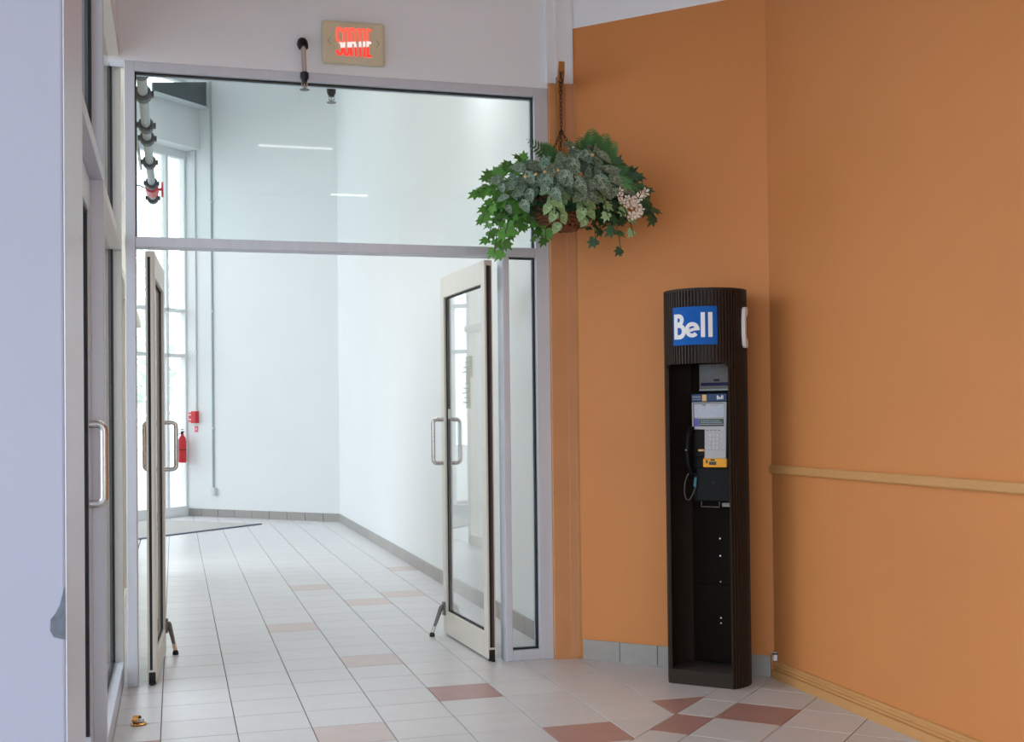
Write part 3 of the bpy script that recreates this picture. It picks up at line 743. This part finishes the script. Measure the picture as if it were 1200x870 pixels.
for i in range(25):
    t = i/24
    P0, P1, P2, P3 = Vector((-.080, -.04, 1.02)), Vector((-.125, -.05, .95)), Vector((-.09, -.05, .80)), Vector((-.048, -.03, .96))
    cpts.append(P0*(1-t)**3+P1*3*t*(1-t)**2+P2*3*t*t*(1-t)+P3*t**3)
cd = MB().tube(cpts, .0036, 8).build('armoured_cord', mat('dark armoured steel', (84, 82, 80), .45, metal=.7), ph, smooth=True)
MB().tube([Vector((-.052, -.032, .955)), Vector((-.048, -.03, 1.0))], .008, 8).build('cord_highlight', mat('teal cord highlight', (40, 110, 124), .4), cd, smooth=True)  # teal highlight of the cord, put in as a coloured piece

# ---- exit sign
ex = thing('exit_sign', 'beige exit sign reading SORTIE in lit red letters on the wall above the entrance', 'exit sign', (.905, YF, 3.253))
ex.rotation_euler.y = R(-.4)
box('housing', BEIGE, (-.163, .163, -.042, 0, -.112, .110), ex, .014)
box('backplate', BEIGE, (-.155, .155, -.0, .0, -.1, .1), ex) if False else None
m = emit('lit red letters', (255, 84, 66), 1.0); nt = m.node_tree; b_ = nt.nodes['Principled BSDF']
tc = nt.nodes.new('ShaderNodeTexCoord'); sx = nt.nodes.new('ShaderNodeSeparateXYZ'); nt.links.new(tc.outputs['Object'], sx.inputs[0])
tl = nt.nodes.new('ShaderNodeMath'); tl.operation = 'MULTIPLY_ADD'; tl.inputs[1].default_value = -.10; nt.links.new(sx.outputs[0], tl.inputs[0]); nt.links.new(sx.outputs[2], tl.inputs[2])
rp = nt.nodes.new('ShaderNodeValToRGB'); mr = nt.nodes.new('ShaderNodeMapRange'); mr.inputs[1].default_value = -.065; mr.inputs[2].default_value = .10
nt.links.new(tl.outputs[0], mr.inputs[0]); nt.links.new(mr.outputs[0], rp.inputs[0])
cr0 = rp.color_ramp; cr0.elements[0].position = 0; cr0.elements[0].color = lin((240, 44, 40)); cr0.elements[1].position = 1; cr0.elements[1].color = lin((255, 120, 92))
for pos, colr in ((.21, (240, 44, 40)), (.25, (255, 250, 250)), (.38, (255, 250, 250)), (.42, (255, 92, 72)), (.93, (255, 96, 76))):  # white streak, a reflection, painted into the glow of the letters
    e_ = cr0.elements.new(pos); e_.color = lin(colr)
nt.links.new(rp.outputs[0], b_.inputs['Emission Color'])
H2, st = .0675, .0108
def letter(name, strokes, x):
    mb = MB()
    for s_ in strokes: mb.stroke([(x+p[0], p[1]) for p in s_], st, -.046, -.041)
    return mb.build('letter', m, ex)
wl = .0235; q = .012
def ring(w_, h_): return [(0, h_-q), (q*.6, h_), (w_-q*.6, h_), (w_, h_-q), (w_, -h_+q), (w_-q*.6, -h_), (q*.6, -h_), (0, -h_+q), (0, h_-q)]
xL = -.0855
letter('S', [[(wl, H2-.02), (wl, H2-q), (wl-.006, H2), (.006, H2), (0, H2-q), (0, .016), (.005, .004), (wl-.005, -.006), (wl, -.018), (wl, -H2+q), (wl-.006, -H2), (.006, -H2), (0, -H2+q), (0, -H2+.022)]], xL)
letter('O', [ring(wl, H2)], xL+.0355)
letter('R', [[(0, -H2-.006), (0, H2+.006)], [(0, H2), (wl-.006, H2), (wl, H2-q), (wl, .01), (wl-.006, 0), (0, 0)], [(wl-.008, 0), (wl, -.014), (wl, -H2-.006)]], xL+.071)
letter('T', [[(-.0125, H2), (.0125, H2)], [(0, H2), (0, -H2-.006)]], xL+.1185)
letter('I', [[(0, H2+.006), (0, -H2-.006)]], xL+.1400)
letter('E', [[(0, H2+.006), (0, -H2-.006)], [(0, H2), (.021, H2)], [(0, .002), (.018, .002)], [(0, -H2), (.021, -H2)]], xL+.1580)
for s_ in (-1, 1):
    MB().stroke([(s_*.118, .018), (s_*.132, 0), (s_*.118, -.018)], .005, -.0435, -.041).build('arrow', mat('beige arrow', (188, 176, 144), .6), ex)

# ---- sprinklers
sp1 = thing('sprinkler', 'pendent sprinkler with black elbow and steel pipe on the wall left of the exit sign', 'sprinkler', (.650, YF, 3.0))
MB().tube([(-.006, 0, .236), (-.006, -.03, .236), (-.006, -.055, .225), (-.005, -.062, .20)], .026, 12).build('elbow', GASKET, sp1, smooth=True)
MB().tube([(-.005, -.062, .205), (0, -.062, .06)], .0135, 12).build('pipe', CHROME, sp1, smooth=True)
MB().lathe([(.016, .075), (.022, .07), (.022, .045), (.016, .035), (.013, .022)], 14, (0, -.062, 0)).build('reducer', GASKET, sp1, smooth=True)
def head(parent, y, z):
    h = MB().tube([(-.012, y, z+.018), (-.014, y, z), (0, y, z-.014)], .003, 6).tube([(.012, y, z+.018), (.014, y, z), (0, y, z-.014)], .003, 6).build('sprinkler_frame', CHROME, parent)
    MB().lathe([(.004, 0), (.005, .02)], 8, (0, y, z-.008)).build('bulb', RED if False else STEEL, h)
    d = MB().lathe([(.005, 0), (.022, 0), (.022, .003), (.005, .003)], 12, (0, y, z-.02))
    for k in range(12): a = k*math.pi/6; d.box(.022*math.cos(a)-.003, .022*math.cos(a)+.003, y+.022*math.sin(a)-.003, y+.022*math.sin(a)+.003, z-.019, z-.016)
    d.build('deflector', DARKSTEEL, h)
head(sp1, -.062, .002)
sp2 = thing('sprinkler', 'pendent sprinkler behind the transom glass, under the header', 'sprinkler', (.824, 6.42, 3.03))
MB().tube([(0, -.06, .085), (0, -.02, .085), (0, 0, .075), (0, 0, .05)], .016, 10).build('elbow', DARKSTEEL, sp2, smooth=True)
MB().lathe([(.022, .075), (.025, .07), (.024, .03), (.014, .01)], 14).build('reducer', GASKET, sp2, smooth=True)
head(sp2, 0, -.005)

GALV = mat('galvanised pipe', (158, 160, 160), .45, metal=.6, var=.1, vscale=20)
BLACKIRON = mat('black iron', (52, 54, 56), .5, metal=.5)
# ---- sprinkler main running along the corridor's left side
mp = thing('sprinkler_main', 'steel sprinkler main with dark couplings and red valve behind the transom glass', 'pipe', (-.20, 0, 0))
zp = lambda y: 3.65
MB().tube([(0, 7.9, 3.66), (0, 13.3, 3.66)], .035, 12).build('main_pipe', GALV, mp, smooth=True)
MB().tube([(-.09, 8.0, 3.72), (-.09, 11.9, 3.72)], .014, 8).build('branch_pipe', STEEL, mp, smooth=True)
cpl = None
for y in (8.35, 8.95, 9.9, 10.35, 11.3, 12.3, 13.1):
    if cpl is None: cpl = MB().tube([(0, -.07, 0), (0, -.05, 0), (0, .05, 0), (0, .07, 0)], [.045, .06, .06, .045], 12).box(-.075, .075, -.03, .03, -.018, .018).build('coupling', BLACKIRON, mp, loc=(0, y, 3.66))
    else: q_ = part(cpl, mp); q_.location = (0, y, 3.66)
vl = MB().tube([(0, 12.45, 3.66), (0, 12.75, 3.66)], .065, 12).build('valve', RED, mp)
MB().tube([(.0, 12.6, 3.66), (.1, 12.6, 3.66)], .015, 8).build('valve_stem', RED, vl)
MB().tube([(.1+.0, 12.6+.07*math.cos(a*math.pi/8), 3.66+.07*math.sin(a*math.pi/8)) for a in range(16)], .01, 6, closed=True).build('hand_wheel', RED, vl)
for y in (8.6, 10.7, 12.9): MB().tube([(0, y, 3.69), (-.13, y, 3.75), (-.17, y, 3.75)], .008, 6).build('hanger', DARKSTEEL, mp)

# ---- far corridor things on the back wall (local x along the wall to the right, -y to the room)
def bw(x): return (x, KB-x, 0)
def farthing(name, label, cat, x, z): p = bw(x); return thing(name, label, cat, (p[0]-.0, p[1], z), R(-45))
t = farthing('conduit', 'thin grey conduit running down to the red fire alarm box', 'conduit', .305, 1.46)
MB().tube([(0, -.012, 0), (0, -.012, 4.9)], .0105, 8).build('pipe', GREYBOX, t, smooth=True)
for z in (.8, 2.4, 3.9): MB().box(-.022, .022, -.025, 0, z, z+.02).build('strap', GREYBOX, t)
t = farthing('conduit', 'longer grey conduit running down to the low white junction box', 'conduit', .517, .40)
MB().tube([(0, -.013, 0), (0, -.013, 6.0)], .0135, 8).build('pipe', mat('grey conduit', (168, 184, 186), .4, metal=.3), t, smooth=True)
for z in (.8, 2.4, 3.9): MB().box(-.025, .025, -.028, 0, z, z+.02).build('strap', GREYBOX, t)
t = farthing('junction_box', 'small pale junction box low on the far white wall', 'junction box', .535, .345)
box('box', GREYBOX, (-.035, .035, -.05, 0, -.055, .055), t, .008); box('cover', GREYBOX, (-.028, .028, -.056, -.05, -.046, .046), t, .003)
t = farthing('fire_alarm', 'red fire alarm pull station on the far white wall', 'fire alarm', .275, 1.365)
box('housing', RED, (-.01, .078, -.07, 0, -.082, .082), t, .006)
fc = box('front_panel', PINKW, (-.075, -.01, -.05, 0, -.075, .075), t, .004)
MB().box(-.062, -.02, -.056, -.05, -.02, .022).build('pull_lever', RED, fc); MB().box(-.07, -.015, -.053, -.05, .045, .062).build('print_line', RED, fc); MB().box(-.07, -.015, -.053, -.05, -.062, -.045).build('print_line', RED, fc)
t = farthing('alarm_label', 'small red label just below the fire alarm', 'label', .297, 1.20)
box('plate', mat('rose label', (226, 110, 130), .5), (-.03, .03, -.006, 0, -.042, .042), t); box('emblem', PINKW, (-.012, .012, -.009, -.006, -.014, .014), t)
# ---- steel roof beam over the far window
bmr = thing('roof_beam', 'dark slate steel beam above the far window', 'beam', (.15, .15-KW, 0), R(225))
MB().prism_axis([(-.33, 5.63), (-.33, 6.06), (.97, 5.74), (.97, 5.62)], .40, .43, 'y').build('web', BEAM, bmr)
MB().prism_axis([(-.36, 5.60), (-.36, 5.63), (.97, 5.62), (.97, 5.595)], .36, .47, 'y').build('bottom_flange', GREYBOX, bmr)
MB().box(-.345, -.33, .34, .49, 5.70, 6.06).build('end_plate', BEAM, bmr)
# ---- extinguisher on the window jamb
fe = thing('fire_extinguisher', 'red fire extinguisher hung on the jamb of the far window', 'fire extinguisher', (.105, 17.10, .74))
MB().lathe([(.05, 0), (.056, .01), (.056, .30), (.045, .345), (.022, .375), (.02, .39)], 16).build('cylinder', RED, fe, smooth=True)
MB().lathe([(.0565, .17), (.0568, .18)], 16).build('strap', GASKET, fe)
MB().box(-.018, .018, -.018, .018, .39, .42).box(-.06, .03, -.008, .008, .42, .432).box(-.06, .02, -.008, .008, .45, .46).build('valve_head', GASKET, fe)
MB().tube([(-.02, -.01, .405), (-.07, -.03, .38), (-.08, -.03, .25), (-.07, -.02, .16)], .009, 8).build('hose', GASKET, fe, smooth=True)
MB().box(-.02, .02, .03, .075, .2, .24).build('wall_bracket', DARKSTEEL, fe)

# ---- door mat at the far end
a, b_m = Vector((1.02, 15.35)), Vector((-.75, 13.60))
n_ = Vector((-S2, S2))
mt = thing('door_mat', 'large beige entrance mat with grey metal edge by the far window', 'mat', (a.x, a.y, 0), math.atan2((b_m-a).y, (b_m-a).x))
Lm = (b_m-a).length
box('carpet', MATC, (0.02, Lm, -1.78, -.03, .001, .012), mt)
box('edge_strip', MATEDGE, (-.02, Lm, -.03, .03, .001, .014), mt, .003)

# ---- brass door stop on the floor
ds = thing('floor_stop', 'small tarnished brass door stop on the floor by the left storefront', 'door stop', (-.155, 5.41, 0), R(-20))
MB().lathe([(.033, 0), (.034, .006), (.028, .010), (.012, .011)], 16).build('base', BRASS, ds, smooth=True)
hsx = MB()
for i in range(9):
    a0, a1 = R(20+140*i/9), R(20+140*(i+1)/9)
    hsx.add([(x, .0+.026*math.cos(q), .006+.034*math.sin(q)) for q in (a0, a1) for x in (-.022, .004)], [(0, 1, 3, 2)])
    hsx.add([(-.022, 0, .008), (-.022, .026*math.cos(a0), .006+.034*math.sin(a0)), (-.022, .026*math.cos(a1), .006+.034*math.sin(a1))], [(0, 1, 2)])
hsx.build('dome', BRASS, ds, smooth=True)
MB().tube([(.0, 0, .018), (.02, 0, .018)], .010, 10).build('bumper', GREYBOX, ds)

# ---- wall bracket and hanging plant
PC = Vector((1.936, 5.86, 2.372)); KP = .00439
br = thing('plant_bracket', 'wooden wall bracket on the orange pilaster holding the hanging basket', 'bracket', (2.02, 6.145, 0))
box('back_plate', WOOD, (-.019, .019, -.022, 0, 2.70, 3.145), br, .003)
d = Vector((PC.x-2.02, PC.y-6.145))
MB().add([(-.016, -.02, 3.06), (.016, -.02, 3.06), (.016, -.02, 3.14), (-.016, -.02, 3.14), (d.x-.016, d.y-.02, 3.09), (d.x+.016, d.y-.02, 3.09), (d.x+.016, d.y-.02, 3.14), (d.x-.016, d.y-.02, 3.14)],
         [(0, 1, 2, 3), (7, 6, 5, 4), (0, 4, 5, 1), (1, 5, 6, 2), (2, 6, 7, 3), (3, 7, 4, 0)]).build('arm', WOOD, br)
MB().tube([(d.x, d.y, 3.09), (d.x, d.y, 3.06), (d.x+.012, d.y, 3.045), (d.x, d.y, 3.03), (d.x-.012, d.y, 3.043)], .004, 6).build('hook', IRON, br)
hp = thing('hanging_plant', 'wicker basket of trailing ivy, grey nerve plant, ferns and cream flowers hung from the bracket', 'plant', tuple(PC))
def chain(mb, p, q, ll=.026):
    p, q = Vector(p), Vector(q); n = max(2, int((q-p).length/(ll*.78))); dd = (q-p).normalized(); u = dd.orthogonal().normalized(); v = dd.cross(u)
    for i in range(n):
        c_ = p.lerp(q, (i+.5)/n); s_ = u if i % 2 else v
        mb.tube([c_+dd*(ll/2*math.cos(a))+s_*(.0065*math.sin(a)) for a in [k*math.pi/4 for k in range(8)]], .0022, 5, closed=True)
    return mb
apex = Vector((0, 0, .415)); chain(MB(), (0, 0, 3.035-PC.z), apex).build('chain', IRON, hp)
for ang in (205, 325, 80):
    e_ = Vector((.185*math.cos(R(ang)), .185*math.sin(R(ang)), .06)); chain(MB(), apex, e_).build('chain', IRON, hp)
# basket of coiled wicker
bk = MB()
for i in range(9):
    f = i/8; r_ = .075+.105*math.sqrt(f); z_ = -.095+.135*f
    bk.tube([(r_*math.cos(k*math.pi/16)*(1+.02*(-1)**k), r_*math.sin(k*math.pi/16)*(1+.02*(-1)**k), z_+.003*(-1)**k) for k in range(32)], .0105, 6, closed=True)
for k in range(20):
    a = k*math.pi/10; bk.tube([((.075+.105*math.sqrt(f))*math.cos(a), (.075+.105*math.sqrt(f))*math.sin(a), -.095+.135*f) for f in (0, .15, .35, .6, 1)], .006, 5)
bk.lathe([(.06, -.10), (.07, -.092)], 16)
bk.build('basket', WICKER, hp, smooth=True)
MB().lathe([(.06, -.08), (.15, -.0), (.165, .03), (.1, .05), (.02, .06)], 16).build('moss', mat('dark moss', (46, 52, 30), .9, var=.3, vscale=40, bump=.5), hp, smooth=True)
# leaf prototypes (x across, y along the leaf, z up)
def ovate():
    ys_ = [0, .18, .45, .75, 1.0]; wd = [.0, .30, .36, .22, 0]; vs = []; fs = []
    for i, y in enumerate(ys_):
        dz = -.18*y*y
        vs += [(-wd[i], y, dz+.10*wd[i]*2), (0, y, dz-.02), (wd[i], y, dz+.10*wd[i]*2)]
    for i in range(4):
        a = i*3; b = a+3; fs += [(a, a+1, b+1, b), (a+1, a+2, b+2, b+1)]
    return vs, fs
def ivy():
    rim = [(-.06, 0), (-.36, -.04), (-.52, .22), (-.34, .36), (-.46, .72), (-.16, .64), (0, 1.08), (.16, .64), (.46, .72), (.34, .36), (.52, .22), (.36, -.04), (.06, 0)]
    vs = [(0, .3, 0)]+[(x, y, -.22*(x*x+(y-.3)**2)+.05*abs(x)) for x, y in rim]
    n = len(rim); return vs, [(0, i+1, (i+1) % n+1) for i in range(n)][::-1]
def petal():
    vs, fs = [], []
    for k in range(5):
        a = k*2*math.pi/5; o_ = len(vs)
        for rr_, da, z_ in ((.05, 0, 0), (.35, -.45, .12), (.5, 0, .2), (.35, .45, .12)): vs.append((rr_*math.cos(a+da), rr_*math.sin(a+da), z_))
        fs.append((o_, o_+1, o_+2, o_+3))
    return vs, fs
LEAF = {}
def leaf_obj(kind, m, geo, P, tip, nrm, size):
    y = tip.normalized(); z = (nrm-y*nrm.dot(y))
    if z.length < 1e-3: z = y.orthogonal()
    z.normalize(); x = y.cross(z)
    mt_ = Matrix(((x.x*size, y.x*size, z.x*size, P.x), (x.y*size, y.y*size, z.y*size, P.y), (x.z*size, y.z*size, z.z*size, P.z), (0, 0, 0, 1)))
    key = (kind, m.name)
    if key in LEAF: o_ = part(LEAF[key], hp, mt_)
    else:
        o_ = MB().add(*geo()).build(kind, m, hp); o_.matrix_local = mt_; LEAF[key] = o_
        for p_ in o_.data.polygons: p_.use_smooth = True
    o_.name = kind
    return o_
def L3(u, v, dy): return Vector(((u-655)*KP + dy*.30, dy-(u-655)*KP*.10, (245-v)*KP))
rg = random.Random(11)
# strands: end pixel u, v, depth, kind, leaves
ST = []
for u, v, dy in ((556, 228, -.02), (560, 262, -.06), (574, 300, -.08), (584, 304, -.12), (600, 278, -.14), (566, 208, .02), (584, 194, .06), (604, 187, .05), (622, 280, -.02), (634, 284, -.04), (566, 284, 0), (610, 265, -.02), (590, 285, .04), (578, 240, .08)):
    ST.append((u, v, dy, 'ivy_leaf', IVY_L, 10, .060))
for u, v, dy in ((598, 232, -.20), (610, 214, -.24), (588, 252, -.18), (622, 202, -.18), (582, 222, -.14), (606, 246, -.22)):
    ST.append((u, v, dy, 'nerve_leaf', NERVE_L if rg.random() < .4 else NERVE, 5, .072))
for u, v, dy in ((660, 196, -.24), (676, 186, -.2), (694, 186, -.2), (650, 214, -.32), (668, 226, -.33), (694, 226, -.30), (708, 216, -.24), (640, 236, -.31), (683, 240, -.31), (700, 204, -.22), (630, 214, -.26), (720, 228, -.24)):
    ST.append((u, v, dy, 'nerve_leaf', NERVE, 5, .098))
for u, v, dy in ((646, 262, -.30), (650, 276, -.28), (640, 254, -.3), (682, 268, -.26), (678, 256, -.28)):
    ST.append((u, v, dy, 'nerve_leaf', NERVE_L, 6, .076))
for u, v, dy in ((728, 196, -.1), (744, 212, -.14), (754, 232, -.2), (762, 262, -.24), (757, 250, -.2), (740, 204, -.06), (718, 192, -.05), (748, 226, -.1), (735, 215, -.2)):
    ST.append((u, v, dy, 'ivy_leaf', IVY_D, 8, .060))
for u, v, dy in ((714, 280, -.24), (722, 306, -.24), (706, 262, -.26), (736, 282, -.24), (694, 290, -.12), (700, 276, -.1), (726, 268, -.22)):
    ST.append((u, v, dy, 'ivy_leaf', IVY_D if rg.random() < .6 else NERVE_L, 6, .056))
stems = MB(); fill = MB()
for (u, v, dy, kind, m, n, size) in ST:
    E_ = L3(u, v, dy); hd = Vector((E_.x, E_.y, 0)); hl = max(.05, hd.length); hd = hd/hl
    S_ = hd*min(.10, hl*.5)+Vector((0, 0, .05)); top = max(E_.z, .09)+.05+.04*rg.random()
    Mx = hd*hl*.85+Vector((0, 0, top)) if E_.z < top-.02 else (S_+E_)*.5+Vector((0, 0, .05))
    bz = lambda t: S_*(1-t)**2+Mx*2*t*(1-t)+E_*t*t
    stems.tube([bz(i/7) for i in range(8)], .0026, 4)
    for i in range(n):
        t = .30+.70*(i+.6)/n; t = min(t, 1.0); P = bz(t); tg = (bz(min(1, t+.05))-bz(t-.05)).normalized()
        side = (1 if i % 2 else -1); sv = tg.cross(Vector((0, -1, .3))).normalized()*side
        tip = tg*.5+sv*.8+Vector((0, -.1, -.45))+Vector((rg.uniform(-.3, .3), rg.uniform(-.3, .3), rg.uniform(-.3, .2)))
        nr = Vector((hd.x*.5, hd.y*.5-.75, .55))+Vector((rg.uniform(-.45, .45), rg.uniform(-.3, .3), rg.uniform(-.35, .35)))
        leaf_obj(kind, m, ovate if kind == 'nerve_leaf' else ivy, P, tip, nr, size*rg.uniform(.75, 1.2))
stems.build('stem', STEMM, hp)
# inner mass of small leaves, too dense to count
for i in range(620):
    a = rg.uniform(0, 6.283); rr_ = .30*math.sqrt(rg.random()); cx_, cz_ = rr_*1.15*math.cos(a)+.0, .075+.085*rg.uniform(-1, 1)*(1-(rr_/.34)**2)-.9*max(0, rr_-.16)
    P = Vector((cx_, rr_*.75*math.sin(a), cz_))
    if P.z < .03 and math.hypot(P.x, P.y) < .19: continue
    u_ = Vector((rg.uniform(-1, 1), rg.uniform(-1, 1), rg.uniform(-1, .4))).normalized()*.032; w_ = u_.orthogonal().normalized()*.017
    fill.add([P-u_, P+w_, P+u_, P-w_], [(0, 1, 2, 3)])
tag(fill.build('foliage', IVY_D, hp), kind='stuff')
# fern fronds
def frond(S_, E_, size, bend):
    mb = MB(); S_, E_ = Vector(S_), Vector(E_); Mx = (S_+E_)/2+Vector(bend); N_ = 15
    bz = lambda t: S_*(1-t)**2+Mx*2*t*(1-t)+E_*t*t
    mb.tube([bz(i/10) for i in range(11)], [.003-.002*i/10 for i in range(11)], 4)
    for i in range(1, N_+1):
        t = .1+.9*i/N_; P = bz(t); tg = (bz(min(1, t+.04))-bz(t-.04)).normalized(); sd = tg.cross(Vector((0, -1, .2))).normalized()
        ln_ = size*math.sin(math.pi*min(1, .22+.78*t))**.8+.006
        for s_ in (-1, 1):
            dv = (sd*s_+tg*.55+Vector((0, 0, -.1))).normalized(); wv = tg*ln_*.17
            mb.add([P-wv*.6, P+dv*ln_*.5-wv, P+dv*ln_, P+dv*ln_*.5+wv, P+wv*.6], [(0, 1, 2, 3, 4)])
    mb.build('fern_frond', FERN, hp)
for u0, v0, d0, u1, v1, d1, sz, be in ((690, 205, -.05, 689, 156, -.16, .075, (0, 0, .02)), (694, 205, -.06, 706, 163, -.2, .065, (0, 0, .02)), (698, 208, -.05, 718, 170, -.16, .055, (0, 0, .02)), (684, 206, 0, 674, 164, -.12, .06, (0, 0, .02)),
                                       (660, 200, -.06, 614, 170, -.14, .06, (.03, 0, -.02)), (655, 205, -.1, 630, 178, -.2, .055, (0, 0, .02)), (668, 205, 0, 652, 176, .0, .04, (0, 0, .02)), (700, 215, -.16, 742, 232, -.26, .045, (0, 0, .05)), (705, 212, -.1, 732, 206, -.2, .04, (0, 0, .04)), (640, 205, 0, 606, 190, .0, .04, (0, 0, .03))):
    frond(L3(u0, v0, d0), L3(u1, v1, d1), sz, be)
# cream flower heads on the right
for u, v, dy in ((722, 246, -.30), (728, 243, -.31), (734, 246, -.30), (726, 250, -.31), (741, 242, -.3), (745, 238, -.29), (738, 249, -.3), (731, 251, -.31), (749, 234, -.28), (733, 262, -.29), (740, 258, -.29), (744, 254, -.28), (728, 265, -.29), (737, 262, -.29), (720, 234, -.29), (719, 240, -.3), (664, 182, -.2), (714, 178, -.1)):
    leaf_obj('flower', FLOWER, petal, L3(u, v, dy), Vector((rg.uniform(-1, 1), rg.uniform(-.2, .2), rg.uniform(-1, 1))), Vector((rg.uniform(-.4, .4), -1, .5)), .050*rg.uniform(.8, 1.2))
for (u, v) in ((649, 214), (634, 216), (624, 219), (688, 196), (612, 222)):
    MB().ball(L3(u, v, -.33), .008, 8, 6).build('bud', mat('yellow bud', (214, 178, 120), .6), hp, smooth=True)
